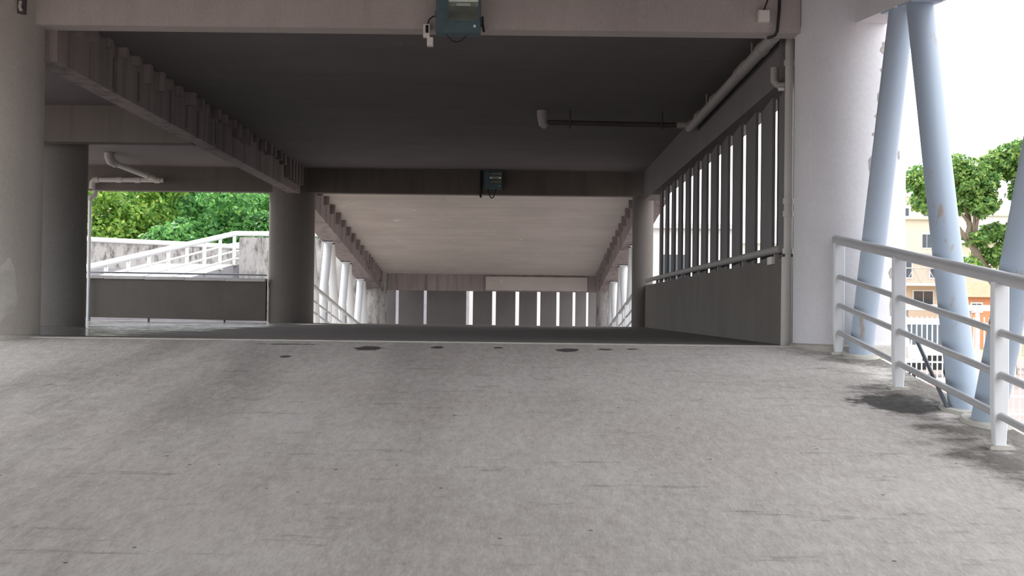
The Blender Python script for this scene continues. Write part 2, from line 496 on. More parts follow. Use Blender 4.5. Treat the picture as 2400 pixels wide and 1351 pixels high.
# cement collar where the pale pillar meets the ramp, spalled paint patches
bm = new_bm(); add_lathe(bm, 0, 0, [(0.50, -0.08), (0.485, 0.015), (0.462, 0.03)], 48)
obj('base_collar', bm, 'cement_patch', c1r, smooth=True)
bm = new_bm(); add_lathe(bm, 0, 0, [(0.49, -0.08), (0.475, 0.015), (0.462, 0.025)], 48)
obj('base_collar', bm, 'cement_patch', c1l, smooth=True)

def patch_on_column(parent, r, ang, z, w, h, mat, seed, name='spalled_patch'):
    """irregular scab lying on a round column"""
    rr = random.Random(seed)
    bm = new_bm()
    n = 14
    ring = []
    for k in range(n):
        a = 2 * math.pi * k / n
        s = 0.65 + 0.4 * rr.random()
        u = math.cos(a) * w * s; v = math.sin(a) * h * s
        th_ = ang + u / r
        ring.append(((r + 0.002) * math.cos(th_), (r + 0.002) * math.sin(th_), z + v))
    base = [bm.verts.new(p) for p in ring]
    c = bm.verts.new(((r + 0.006) * math.cos(ang), (r + 0.006) * math.sin(ang), z))
    for k in range(n): bm.faces.new((base[k], base[(k + 1) % n], c))
    return obj(name, bm, mat, parent, smooth=True)
for i, (a, z, w, h) in enumerate([(-1.42, 1.50, .04, .09), (-1.25, 2.28, .02, .02), (-1.3, 2.05, .02, .05), (-1.33, 1.90, .03, .03),
                                  (-1.4, 1.75, .015, .02), (-1.15, 2.46, .07, .06), (-0.95, 0.62, .06, .06), (-1.0, 0.35, .02, .12), (-0.8, 1.6, .02, .05)]):
    patch_on_column(c1r, 0.46, a, z, w, h, 'spall', i)
# repair patch on the front-left column
patch_on_column(c1l, 0.46, -0.80, 0.40, 0.15, 0.30, 'cement_patch', 31, 'repair_patch')

# ---------------------------------------------------------------- beams
def beam(label, mat, x0, x1, y0, y1, z0, z1, bev=0.012, name='concrete_beam'):
    return tag(box_obj(name, mat, x0, x1, y0, y1, z0, z1, bev=bev), label, 'beam')
b1 = beam('wide concrete beam over the landing entrance carrying the floodlight', 'front_beam_lit', -4.55, 2.42, 10.42, 10.64, 2.65, 3.25)
box_obj('beam_end_block', 'front_beam_lit', 2.17, 2.36, 10.405, 10.42, 2.70, 3.2, b1, 0.006)
b2 = beam('dark concrete beam across the far side of the landing', 'beam_concrete', -9.8, 2.5, 22.75, 23.0, 2.41, CEIL)
b3 = beam('short cross beam between the dark column and the long beam', 'beam_concrete', -9.8, -4.2, 15.85, 16.1, 2.38, CEIL)
lb = tag(box_obj('long_beam', 'beam_streaked', -4.22, -4.0, 10.64, 22.75, 2.38, CEIL, bev=0.01),
         'long stained beam running back along the left of the landing', 'beam')
bm = new_bm(); add_box(bm, 0, 0.10, 0, 0.11, -0.15, 0); bevel(bm, 0.012, 1)
bmesh.ops.recalc_face_normals(bm, faces=bm.faces)
me_rib = bpy.data.meshes.new('slab_rib'); bm.to_mesh(me_rib); bm.free()
y = 11.0
while y < 22.6:
    r = obj_me('slab_rib', me_rib, 'beam_streaked', lb, loc=(-4.0, y, CEIL))
    r.scale = (0.5 + 0.7 * random.random(), 0.8 + 0.5 * random.random(), 0.5 + 0.9 * random.random())
    y += 0.42
for k in range(5):
    r = obj_me('slab_rib', me_rib, 'beam_streaked', lb, loc=(-4.0, 21.1 + 0.3 * k, CEIL))
    r.scale = (1.0, 0.9, 2.3)
for yv, w in ((12.1, .03), (12.9, .05), (14.8, .03), (16.2, .04)):
    box_obj('form_mark', 'beam_concrete', -4.0, -3.99, yv, yv + w, 2.42, 2.72, lb)

# edge beams of the near ramp's upper slab
for x0, x1, lab in ((2.74, 3.0, 'sloping edge beam the steel struts are fixed under, beside the pale pillar'),
                    (-5.25, -4.98, 'sloping edge beam over the left side of the entrance ramp')):
    bm = new_bm(); add_slab(bm, x0, x1, -8.9, 10.5, 3.04 + ramp_z(-8.9), 3.04 + ramp_z(10.5), 0.34)
    bevel(bm, 0.01)
    if x0 > 0: tag(obj('edge_beam', bm, 'pillar_paint'), lab, 'beam')
    else: struct(obj('trim_2', bm, 'beam_concrete'), lab)
# long beams of the far ramp
for x0, x1, sgn, lab in ((-4.44, -4.0, 1, 'stained sloping beam on the left of the far slab'), (2.38, 2.80, -1, 'sloping beam on the right of the far slab')):
    bm = new_bm(); add_slab(bm, x0, x1, Y2 - 0.1, Y3, CEIL, CEIL + far_z(Y3), 0.47)
    o = tag(obj('sloping_beam', bm, 'beam_streaked'), lab, 'beam')
    yv = 24.6
    while yv < 36:
        r = obj_me('slab_rib', me_rib, 'beam_streaked', o, loc=(-4.0 if sgn > 0 else 2.38, yv, CEIL + far_z(yv)))
        r.scale = (sgn * 1.0, 1.2, 1.0 + 0.8 * random.random() + (0.9 if yv > 32.5 and sgn > 0 else 0))
        yv += 0.85 if yv < 32 else 0.5

# ---------------------------------------------------------------- parapet in the left opening
pp = thing('parapet', 'low concrete parapet with a pale sill below the garden opening', 'parapet')
bm = new_bm()
add_hexa(bm, [(-9.8, 22.72, 0.085), (-4.62, 22.72, 0.03), (-4.62, 22.86, 0.03), (-9.8, 22.86, 0.085),
              (-9.8, 22.72, 0.79), (-4.62, 22.72, 0.76), (-4.62, 22.86, 0.76), (-9.8, 22.86, 0.79)])
obj('wall_body', bm, 'wall_concrete', pp)
for k in range(7):
    x0 = -9.8 + k * 0.74
    box_obj('sill_block', 'sill_cement', x0, x0 + 0.732, 22.66, 22.92, 0.79 - 0.006 * k, 0.845 - 0.006 * k, pp, 0.006)
for xx in (-9.0, -7.9, -6.8, -5.4):
    box_obj('foot', 'wall_concrete', xx, xx + 0.02, 22.78, 22.84, 0, 0.1, pp)
tube_obj('sill_rail', 'stay_steel', [(-9.8, 22.8, 0.905), (-4.62, 22.8, 0.875)], 0.016, pp, 10)

# ================================================================ NEAR RAILING
def railing(name, label, pts, post_ts, heights=(0.175, 0.396, 0.625, 0.92), r_small=0.021, r_top=0.038, mat_rail='rail_paint', mat_post='white_paint', start_ext=0.06, grp=None):
    """pts: list of deck points (polyline); posts at the given (segment, t)"""
    t = thing(name, label, 'railing', grp, loc=pts[0])
    o = Vector(pts[0])
    P = [Vector(p) - o for p in pts]
    for i, h in enumerate(heights):
        top = i == len(heights) - 1
        line = [p + Vector((0, 0, h)) for p in P]
        d0 = (line[0] - line[1]).normalized()
        line[0] = line[0] + d0 * (start_ext + (0.02 if top else 0))
        tube_obj('handrail' if top else 'rail', mat_rail, line, r_top if top else r_small, t, 18 if top else 12)
    for seg, tt in post_ts:
        p = P[seg].lerp(P[seg + 1], tt)
        dirv = (P[seg + 1] - P[seg]); dirv.z = 0; dirv.normalize()
        nrm = Vector((dirv.y, -dirv.x, 0))
        bm = new_bm()
        def ring(z, a, b):
            return [tuple(p + dirv * u * a + nrm * v * b + Vector((0, 0, z))) for u, v in ((-1, -1), (1, -1), (1, 1), (-1, 1))]
        a0 = ring(-0.02, 0.024, 0.030); a1 = ring(0.22, 0.03, 0.042); a2 = ring(heights[-1] - 0.02, 0.03, 0.042)
        add_hexa(bm, a0 + a1); add_hexa(bm, a1 + a2)
        bmesh.ops.remove_doubles(bm, verts=bm.verts, dist=1e-5)
        ip = {}
        bm.faces.ensure_lookup_table()
        # inner double faces left by the joint
        dead = [f for f in bm.faces if all(abs(v.co.z - (p.z + 0.22)) < 1e-4 for v in f.verts)]
        bmesh.ops.delete(bm, geom=dead, context='FACES_ONLY')
        bevel(bm, 0.006, 1)
        po = obj('post', bm, mat_post, t)
        bm = new_bm()
        add_hexa(bm, ring(-0.03, 0.06, 0.075) + ring(0.014, 0.05, 0.062))
        obj('base_plate', bm, 'cement_patch', po)
    return t
PX = 2.61
ydeck = lambda y: (PX, y, ramp_z(y))
L = 10.05 - (-4.8)
railing('guard_railing', 'white steel guard railing along the outer edge of the entrance ramp', [ydeck(10.05), ydeck(-4.8)],
        [(0, (10.05 - y) / L) for y in (10.05, 8.47, 6.70, 4.95, 3.2, 1.45, -0.3)])

# ---------------------------------------------------------------- struts of the near ramp
def strut(label, bot, top, r=0.095, group='steel struts of the near ramp', footing=True, mat='strut_paint'):
    b_ = Vector(bot); t_ = Vector(top)
    o = thing('steel_strut', label, 'strut', group, loc=bot)
    d = t_ - b_
    tube_obj('tube', mat, [Vector((0, 0, 0)) - d * 0.02, d * 1.01], r, o, 32)
    if footing:
        bm = new_bm()
        n = 20
        pr = []
        for k in range(n):
            a = 2 * math.pi * k / n
            pr.append((math.cos(a) * 0.16, math.sin(a) * 0.24, 0))
        lo = [bm.verts.new((x * 1.0, y, SL * y - 0.03)) for x, y, z in pr]
        hi = [bm.verts.new((x * 0.86, y * 0.86, SL * y * 0.86 + 0.022)) for x, y, z in pr]
        for k in range(n): bm.faces.new((lo[k], lo[(k + 1) % n], hi[(k + 1) % n], hi[k]))
        bm.faces.new(hi); bm.faces.new(list(reversed(lo)))
        obj('footing', bm, 'cement_patch', o, smooth=True)
    # small plate where it meets the edge beam
    bm = new_bm(); dd = d
    add_hexa(bm, [(dd.x - .11, dd.y - .16, dd.z - .012 - SL * .16), (dd.x + .11, dd.y - .16, dd.z - .012 - SL * .16), (dd.x + .11, dd.y + .16, dd.z - .012 + SL * .16), (dd.x - .11, dd.y + .16, dd.z - .012 + SL * .16),
                  (dd.x - .11, dd.y - .16, dd.z + .012 - SL * .16), (dd.x + .11, dd.y - .16, dd.z + .012 - SL * .16), (dd.x + .11, dd.y + .16, dd.z + .012 + SL * .16), (dd.x - .11, dd.y + .16, dd.z + .012 + SL * .16)])
    obj('end_plate', bm, mat, o)
    return o
SX = 2.80
def node_b(y): return (SX, y, ramp_z(y))
def node_t(y): return (SX + 0.06, y, ramp_z(y) + 2.70)
strut('leaning steel strut in front of the pale pillar, rust stained', (2.765, 9.96, ramp_z(9.96)), node_t(9.25))
strut('pale blue steel strut in the middle of the three right-hand struts', node_b(7.74), node_t(8.84))
strut('pale blue steel strut cut off by the right edge of the photo', node_b(7.37), node_t(6.30))
tag(tube_obj('stay_rod', 'stay_steel', [(2.665, 8.24, 0.10), (2.68, 7.70, -0.30)], 0.013, None, 10),
    'thin dark stay rod leaning against the foot of the middle strut', 'rod')

# ---------------------------------------------------------------- struts and railings of the far ramp
FX = {-1: -4.31, 1: 2.66}
for sgn, side in ((-1, 'left'), (1, 'right')):
    nodes = [23.9 + 2.95 * i for i in range(5)]
    cnt = 0
    words = ['first', 'second', 'third', 'fourth', 'fifth', 'sixth', 'seventh', 'eighth', 'ninth']
    for i, yb in enumerate(nodes):
        for dy in (-1.3, 1.3):
            yt = yb + dy
            if yt > 36 or yt < 23.8 or yb < 24: continue
            x = FX[sgn]
            strut('white steel strut on the %s side of the far ramp, %s from the landing' % (side, words[cnt]),
                  (x, yb + (0.12 if dy > 0 else -0.12), far_z(yb)), (x, yt, far_z(yt) + 2.375), 0.095, 'steel struts of the far ramp', False, 'white_paint')
            cnt += 1
for sgn, side, x in ((-1, 'left', -4.10), (1, 'right', 2.40)):
    pts = [(x, 23.6, far_z(23.6)), (x, 35.9, far_z(35.9))]
    railing('guard_railing', 'thin railing sloping down on the %s side of the far ramp' % side, pts, [(0, k / 7) for k in range(8)])

# ================================================================ FITTINGS
def floodlight(label, x0, x1, yb, z0, z1, wx0, wx1, wz0, depth=0.16):
    t = thing('floodlight', label, 'floodlight', 'floodlights on the beams', loc=((x0 + x1) / 2, yb, z0))
    cx = (x0 + x1) / 2
    X0, X1, H = x0 - cx, x1 - cx, z1 - z0
    A, B, Z = wx0 - cx, wx1 - cx, wz0 - z0
    zt = H - 0.03
    # housing: box with an open window in its face
    bm = new_bm()
    def q(*p): bm.faces.new([bm.verts.new(v) for v in p])
    yf = -depth
    for (a, b, c, d) in ((X0, A, 0, H), (B, X1, 0, H), (A, B, 0, Z), (A, B, zt, H)):
        q((a, yf, c), (b, yf, c), (b, yf, d), (a, yf, d))
    q((X0, yf, 0), (X0, 0, 0), (X0, 0, H), (X0, yf, H)); q((X1, yf, 0), (X1, 0, 0), (X1, 0, H), (X1, yf, H))
    q((X0, yf, 0), (X1, yf, 0), (X1, 0, 0), (X0, 0, 0)); q((X0, yf, H), (X1, yf, H), (X1, 0, H), (X0, 0, H))
    q((X0, 0, 0), (X1, 0, 0), (X1, 0, H), (X0, 0, H))
    bmesh.ops.remove_doubles(bm, verts=bm.verts, dist=1e-5)
    obj('housing', bm, 'teal_metal', t)
    # front frame lip
    bm = new_bm()
    for (a, b, c, d) in ((A - .012, A, Z - .012, zt + .012), (B, B + .012, Z - .012, zt + .012), (A, B, Z - .012, Z), (A, B, zt, zt + .012)):
        add_box(bm, a, b, yf - 0.01, yf, c, d)
    obj('front_frame', bm, 'teal_metal', t)
    # curved trough reflector
    bm = new_bm()
    n = 12
    prof = []
    for k in range(n + 1):
        a = math.pi * k / n
        prof.append((yf + 0.004 + (depth - 0.03) * math.sin(a) ** 0.7, Z + (zt - Z) * (0.5 - 0.5 * math.cos(a))))
    L_ = [bm.verts.new((A, y_, z_)) for y_, z_ in prof]; R_ = [bm.verts.new((B, y_, z_)) for y_, z_ in prof]
    for k in range(n): bm.faces.new((L_[k], R_[k], R_[k + 1], L_[k + 1]))
    bm.faces.new(L_); bm.faces.new(list(reversed(R_)))
    obj('reflector', bm, 'reflector', t)
    tube_obj('bulb', 'plastic_white', [((A + B) / 2 - .06, yf + 0.06, (Z + zt) / 2), ((A + B) / 2 + .06, yf + 0.06, (Z + zt) / 2)], 0.014, t, 12)
    box_obj('glass', 'lamp_glass', A, B, yf - 0.004, yf - 0.001, Z, zt, t)
    # screw and mounting bracket
    bm = new_bm(); add_tube(bm, [(X1 - 0.045, yf - 0.008, 0.055), (X1 - 0.045, yf, 0.055)], 0.012, 12)
    obj('screw', bm, 'plastic_white', t, smooth=True)
    box_obj('bracket', 'teal_metal', X0 - .012, X0 - .002, -depth * .7, 0.0, H * .35, H * .45, t)
    box_obj('bracket', 'teal_metal', X1 + .002, X1 + .012, -depth * .7, 0.0, H * .2, H * .32, t)
    return t
def arc(p0, p1, sag, n=12):
    p0, p1 = Vector(p0), Vector(p1)
    return [p0.lerp(p1, k / n) + Vector((0, 0, -sag * 4 * (k / n) * (1 - k / n))) for k in range(n + 1)]
fl = floodlight('grey-green floodlight on the entrance beam, seen cut by the top edge', -0.705, -0.335, 10.42, 2.585, 3.02, -0.60, -0.352, 2.685)
tube_obj('cable', 'black_cable', arc((-0.10, -0.05, 0.005), (0.07, -0.05, 0.005), 0.06), 0.0055, fl, 8)
tube_obj('cable', 'black_cable', [(-0.185, -0.04, 0.165), (-0.215, -0.05, 0.16), (-0.245, -0.05, 0.135), (-0.26, -0.045, 0.10), (-0.265, -0.04, 0.06)], 0.0055, fl, 8)
tube_obj('gland', 'black_cable', [(-0.265, -0.04, 0.085), (-0.265, -0.04, 0.02)], 0.017, fl, 12)
tube_obj('side_knob', 'black_cable', [(0.20, -0.06, 0.16), (0.205, -0.06, 0.09), (0.215, -0.06, 0.03)], 0.010, fl, 10)
cb = thing('conduit_box', 'white conduit fitting hanging beside the entrance floodlight', 'conduit', loc=(-0.785, 10.42, 2.55))
box_obj('fitting_body', 'plastic_white', -0.032, 0.022, -0.05, 0.0, 0.02, 0.13, cb, 0.008)
box_obj('lower_fitting', 'plastic_white', 0.0, 0.05, -0.045, 0.02, -0.05, 0.02, cb, 0.008)
f2 = floodlight('small dim floodlight on the beam across the far side', -0.62, -0.30, 22.75, 2.50, 2.84, -0.53, -0.315, 2.60)
tube_obj('cable', 'black_cable', arc((-0.10, -0.05, 0.0), (0.05, -0.05, 0.0), 0.16), 0.010, f2, 8)
tube_obj('cable', 'black_cable', [(-0.23, -0.03, 0.36), (-0.23, -0.03, 0.05), (-0.24, -0.03, -0.1), (-0.225, -0.03, -0.15)], 0.02, f2, 8)

jb = thing('junction_box', 'small white square junction box on the entrance beam near the pillar', 'junction box', loc=(2.05, 10.42, 2.78))
box_obj('box_body', 'plastic_white', -0.046, 0.046, -0.055, 0, -0.045, 0.05, jb, 0.006)
box_obj('lid', 'plastic_white', -0.042, 0.042, -0.062, -0.055, -0.04, 0.045, jb, 0.003)
tube_obj('cable', 'black_cable', [(0.0, -0.03, 0.05), (0.01, -0.03, 0.08), (0.04, -0.03, 0.16), (0.06, -0.02, 0.3)], 0.006, jb, 8)
tag(tube_obj('black_conduit', 'black_cable', [(2.185, 10.385, 3.2), (2.18, 10.385, 2.85), (2.165, 10.385, 2.66), (2.15, 10.40, 2.625), (2.125, 10.42, 2.615), (2.11, 10.5, 2.625)], 0.013, None, 10),
    'black flexible conduit running down the beam beside the pillar', 'conduit')
lbx = thing('lamp_bracket', 'small rusty lamp bracket high on the front left column', 'bracket', loc=(-4.16, 10.27, 2.70))
box_obj('backplate', 'dark_pipe', -0.03, 0.03, -0.03, 0.02, 0.0, 0.13, lbx, 0.005)
tube_obj('lamp_stub', 'pvc', [(0.0, -0.035, 0.10), (0.0, -0.05, 0.05), (0.012, -0.05, 0.02)], 0.014, lbx, 10)

# pipes of the right corner
cp = thing('ceiling_pipe', 'grey drain pipe slung under the slab along the slotted wall', 'pipe', loc=(2.20, 10.8, 2.68))
tube_obj('pipe_run', 'pvc_grey', [(0.0, -0.12, 0.0), (0, 5.1, -0.03)], 0.055, cp, 20)
for yy in (0.35, 1.15, 1.45, 3.0, 4.2, 5.0):
    tube_obj('coupling', 'pvc_grey', [(0, yy, -0.002), (0, yy + 0.14, -0.003)], 0.0625, cp, 20)
tube_obj('end_cap', 'pvc_grey', [(0, 5.08, -0.03), (0, 5.14, -0.03)], 0.05, cp, 20, radii=[0.056, 0.03])
for yy in (0.9, 3.7):
    bm = new_bm(); add_box(bm, -0.006, 0.006, yy, yy + 0.03, 0.05, 0.17); obj('strap', bm, 'pvc_grey', cp)
xp = thing('cross_pipe', 'thin dark pipe hung across the landing slab', 'pipe', loc=(0.32, 15.85, 2.70))
tube_obj('pipe_run', 'dark_pipe', [(0.02, 0, 0.0), (1.84, 0, -0.02)], 0.032, xp, 14)
tube_obj('drain_cup', 'pvc_grey', [(-0.02, 0, 0.15), (-0.02, 0, 0.08), (-0.01, 0, -0.02), (0.03, 0, -0.06)], 0.06, xp, 18, radii=[0.075, 0.07, 0.06, 0.04])
for xx in (0.33, 1.51):
    tube_obj('hanger_rod', 'dark_pipe', [(xx, -0.04, 0.15), (xx, -0.04, -0.085)], 0.011, xp, 8)
tube_obj('elbow', 'pvc_grey', [(1.70, 0, -0.015), (1.82, 0, -0.015), (1.90, -0.05, -0.04)], 0.045, xp, 16)
vp = thing('downpipe', 'beige plastic downpipe between the slotted wall and the pale pillar', 'pipe', loc=(2.375, 10.87, 0))
tube_obj('upper_pipe', 'pvc', [(0.0, 0.0, 0.78), (0.0, 0, 2.84)], 0.038, vp, 20)
tube_obj('lower_pipe', 'pvc', [(-0.015, -0.02, 0.0), (-0.012, -0.02, 0.80)], 0.048, vp, 20)
for z in (0.80, 1.13, 1.24, 2.46):
    tube_obj('coupling', 'pvc', [(-0.002, 0, z), (-0.002, 0, z + 0.05)], 0.046, vp, 20)
box_obj('clamp', 'dark_pipe', -0.06, 0.06, -0.06, 0.04, 0.775, 0.80, vp, 0.004)
tube_obj('branch', 'pvc_grey', [(-0.03, 0.05, 2.30), (-0.09, 0.06, 2.30), (-0.12, 0.08, 2.34), (-0.12, 0.08, 2.46)], 0.03, vp, 14)
tube_obj('branch_cap', 'plastic_white', [(-0.04, 0.03, 2.262), (-0.09, 0.03, 2.262)], 0.018, vp, 12)
wb = thing('wall_rail', 'round metal bar running along the foot of the light slots', 'rail', loc=(WX, 11.0, 0.855))
tube_obj('bar', 'pvc_grey', [(-0.012, 0.0, 0), (-0.012, 11.5, 0)], 0.036, wb, 14)
for yy in np.arange(0.3, 11.4, 1.6):
    box_obj('wall_bracket', 'pvc_grey', -0.012, 0.03, float(yy), float(yy) + 0.04, -0.09, 0.0, wb)
tag(box_obj('socket_box', 'plastic_white', WX - 0.03, WX + 0.0, 11.35, 11.55, 0.73, 0.80, None, 0.006),
    'small white socket box under the bar at the near end of the slots', 'socket box')

# pipes of the left bay
lp = thing('bent_drain_pipe', 'pale drain pipe bending from the slab to the beam over the garden opening', 'pipe', loc=(-6.87, 20.7, 2.75))
tube_obj('elbow', 'pvc_grey', [(0, 0, 0.097), (0, 0, 0.03), (0.015, 0.05, -0.04), (0.04, 0.2, -0.07)], 0.075, lp, 18, radii=[0.085, 0.085, 0.08, 0.065])
tube_obj('pipe_run', 'pvc', [(0.03, 0.15, -0.06), (0.22, 1.5, -0.14)], 0.05, lp, 18)
tube_obj('tee', 'pvc', [(0.21, 1.40, -0.135), (0.24, 1.72, -0.15)], 0.062, lp, 18)
hp = thing('beam_pipe', 'pale horizontal drain pipe along the beam over the garden opening', 'pipe', loc=(-7.75, 22.62, 2.585))
tube_obj('pipe_run', 'pvc', [(0, 0, 0), (1.24, 0, 0.01)], 0.045, hp, 18)
for xx in (0.38, 0.72, 1.08):
    tube_obj('coupling', 'pvc', [(xx, 0, 0.003), (xx + 0.1, 0, 0.004)], 0.053, hp, 18)
tube_obj('end_elbow', 'pvc', [(0.05, 0, 0), (-0.03, 0, -0.01), (-0.06, 0, -0.05), (-0.065, 0.0, -0.16)], 0.055, hp, 18)
vl = thing('thin_downpipe', 'thin white downpipe at the left edge of the garden opening', 'pipe', loc=(-7.84, 22.6, 0))
tube_obj('pipe_run', 'white_paint', [(0, 0, 0), (0, 0, 2.2)], 0.03, vl, 14)
tube_obj('broken_bend', 'pvc', [(0, 0, 2.2), (0.02, 0, 2.27), (0.08, 0.02, 2.3), (0.08, 0.03, 2.38)], 0.05, vl, 14)

# ================================================================ OUTSIDE, LEFT
wl = empty_struct('wall_garden', 'long weathered white wall below the trees')
def wall_run(p0, p1, z0, za, zb, th, mat, name):
    p0, p1 = Vector((*p0, 0)), Vector((*p1, 0))
    d = (p1 - p0).normalized(); n = Vector((-d.y, d.x, 0)) * th
    bm = new_bm()
    add_hexa(bm, [(p0.x, p0.y, z0), (p1.x, p1.y, z0), (p1.x + n.x, p1.y + n.y, z0), (p0.x + n.x, p0.y + n.y, z0),
                  (p0.x, p0.y, za), (p1.x, p1.y, zb), (p1.x + n.x, p1.y + n.y, zb), (p0.x + n.x, p0.y + n.y, za)])
    return obj(name, bm, mat, wl)
wall_run((-24, 43.2), (-2.0, 51.8), GROUND, 2.83, 2.35, 0.25, 'weathered_white', 'wall_body')
wall_run((-24, 42.9), (-2.0, 51.5), GROUND, 1.75, 1.58, 0.25, 'plinth_white', 'plinth')
bm = new_bm(); add_tube(bm, [(-24, 43.2, 2.93), (-2.0, 51.8, 2.45)], 0.10, 14); obj('coping_rail', bm, 'white_paint', wl, smooth=True)

# outer ramp and its landing
def orz(y): return 0.52 + 0.154 * (y - 30.0)
def orx(y): return -9.45 + 0.157 * (y - 30.0)
ya, yb_ = 20.5 + 5.0, 36.7
bm = new_bm()
add_hexa(bm, [(orx(ya) - 2.6, ya, GROUND - .02), (orx(ya), ya, GROUND - .02), (orx(yb_), yb_, GROUND - .02), (orx(yb_) - 2.6, yb_, GROUND - .02),
              (orx(ya) - 2.6, ya, orz(ya)), (orx(ya), ya, orz(ya)), (orx(yb_), yb_, orz(yb_)), (orx(yb_) - 2.6, yb_, orz(yb_))])
struct(obj('floor_outer_ramp', bm, 'plinth_white'), 'pale outer ramp rising behind the parapet')
struct(box_obj('floor_outer_landing', 'plinth_white', orx(yb_) - 2.6, -4.6, yb_, 39.2, GROUND - .02, orz(yb_)), 'landing at the top of the outer ramp')
struct(box_obj('wall_outer_landing', 'weathered_white', -8.25, -4.7, 36.62, 36.75, 0.2, 2.36), 'weathered wall below the top rail of the outer landing')
pts = [(orx(25.6), 25.6, orz(25.6)), (orx(yb_), yb_, orz(yb_)), (-4.7, yb_, orz(yb_))]
rl = railing('guard_railing', 'white railing climbing the outer ramp seen through the garden opening', pts,
             [(0, (y - 25.6) / (yb_ - 25.6)) for y in (26.6, 27.75, 28.9, 30.0, 31.1, 32.2, 33.35, 34.5, 35.6, 36.65)], mat_rail='white_paint', r_small=0.028, r_top=0.075)

# ---------------------------------------------------------------- trees
def leaf_mesh(name, lobes, n, size, mat, bias_up=0.35):
    """lobes: (cx, cy, cz, rx, ry, rz); leaves as folded quads scattered in a shell"""
    w = np.array([l[3] * l[5] for l in lobes]); w = w / w.sum()
    idx = rng.choice(len(lobes), n, p=w)
    LB = np.array(lobes)[idx]
    d = rng.normal(size=(n, 3)); d /= np.linalg.norm(d, axis=1)[:, None]
    rad = 1.0 - 0.45 * rng.random(n) ** 2.0
    rad *= 0.88 + 0.22 * np.sin(d[:, 0] * 7 + idx) * np.sin(d[:, 2] * 6 + 2 * idx) + 0.1 * rng.normal(size=n) * 0.5
    c = LB[:, :3] + d * LB[:, 3:] * rad[:, None]
    nrm = d + rng.normal(size=(n, 3)) * 0.55; nrm[:, 2] += bias_up
    nrm /= np.linalg.norm(nrm, axis=1)[:, None]
    a = np.cross(nrm, rng.normal(size=(n, 3))); a /= np.linalg.norm(a, axis=1)[:, None]
    b = np.cross(nrm, a)
    s = size * (0.6 + 0.8 * rng.random(n))[:, None]
    v = np.empty((n, 4, 3))
    v[:, 0] = c - a * s * 0.9
    v[:, 1] = c + b * s * 0.5 - nrm * s * 0.12
    v[:, 2] = c + a * s * 0.9 - nrm * s * 0.25
    v[:, 3] = c - b * s * 0.5 - nrm * s * 0.12
    me = bpy.data.meshes.new(name)
    me.vertices.add(n * 4); me.vertices.foreach_set('co', v.reshape(-1))
    me.loops.add(n * 4); me.loops.foreach_set('vertex_index', np.arange(n * 4, dtype=np.int32))
    me.polygons.add(n); me.polygons.foreach_set('loop_start', np.arange(0, n * 4, 4, dtype=np.int32))
    me.update(calc_edges=True); me.validate()
    me.materials.append(MATS[mat])
    return me

def tree(label, x, y, z0, h, spread, mat, n=6500, lobes=None, trunk=None, size=0.24, group='trees', low=0.35):
    t = thing('leafy_tree', label, 'tree', group, loc=(x, y, z0))
    if lobes is None:
        lobes = []
        for k in range(9):
            a = k * 2.4 + random.random()
            rr = spread * (0.25 + 0.45 * random.random())
            zz = h * (low + (0.92 - low) * ((k + 0.5) / 9))
            s = spread * (0.40 + 0.18 * random.random()) * (1.0 - 0.35 * (k / 9))
            lobes.append((rr * math.cos(a), rr * math.sin(a), zz, s, s, s * 0.75))
        lobes.append((0, 0, h * 0.62, spread * 0.6, spread * 0.6, h * 0.25))
    if trunk is None:
        trunk = [((0, 0, 0), 0.2), ((0.1, 0.05, h * 0.25), 0.16), ((-0.1, 0, h * 0.5), 0.12), ((0.1, 0, h * 0.75), 0.06)]
    tr = tube_obj('trunk', 'bark', [p for p, r in trunk], 0.1, t, 10, radii=[r for p, r in trunk])
    for l in lobes[:6]:
        p0 = Vector(trunk[len(trunk) // 2][0])
        p1 = Vector(l[:3])
        tube_obj('branch', 'bark', [p0, p0.lerp(p1, 0.5) + Vector((0, 0, 0.15)), p1], 0.05, t, 7, radii=[0.085, 0.055, 0.02])
    me = leaf_mesh('crown', lobes, n, size, mat)
    o = bpy.data.objects.new('crown', me); COL.objects.link(o); o.parent = t
    return t
spots = [(-22.0, 57.5, 10.5, 4.2, 'leaf_yellow', 'yellow-green leafy tree at the left edge of the garden opening'),
         (-17.8, 53.5, 8.6, 3.4, 'leaf_yellow', 'yellowish leafy tree second from the left behind the garden wall'),
         (-14.8, 58.0, 10.5, 4.0, 'leaf_green', 'tall green tree in the middle of the garden opening'),
         (-11.6, 54.0, 8.2, 3.2, 'leaf_green', 'bright green tree right of the middle in the garden opening'),
         (-8.4, 56.5, 9.5, 3.6, 'leaf_green', 'green tree behind the top of the outer railing'),
         (-19.8, 66.0, 11.5, 4.4, 'leaf_green', 'tall darker tree behind the yellowish trees'),
         (-11.5, 66.5, 11.5, 4.4, 'leaf_green', 'tall darker tree filling the gap behind the bright green tree'),
         (-14.6, 51.5, 6.0, 2.3, 'leaf_green', 'low bushy tree just above the coping of the garden wall')]
for x, y, h, s, m, lab in spots:
    tree(lab, x, y, GROUND - 0.1, h, s, m, n=15000, group='trees behind the garden wall', size=0.135, low=0.38 if h > 7 else 0.5)

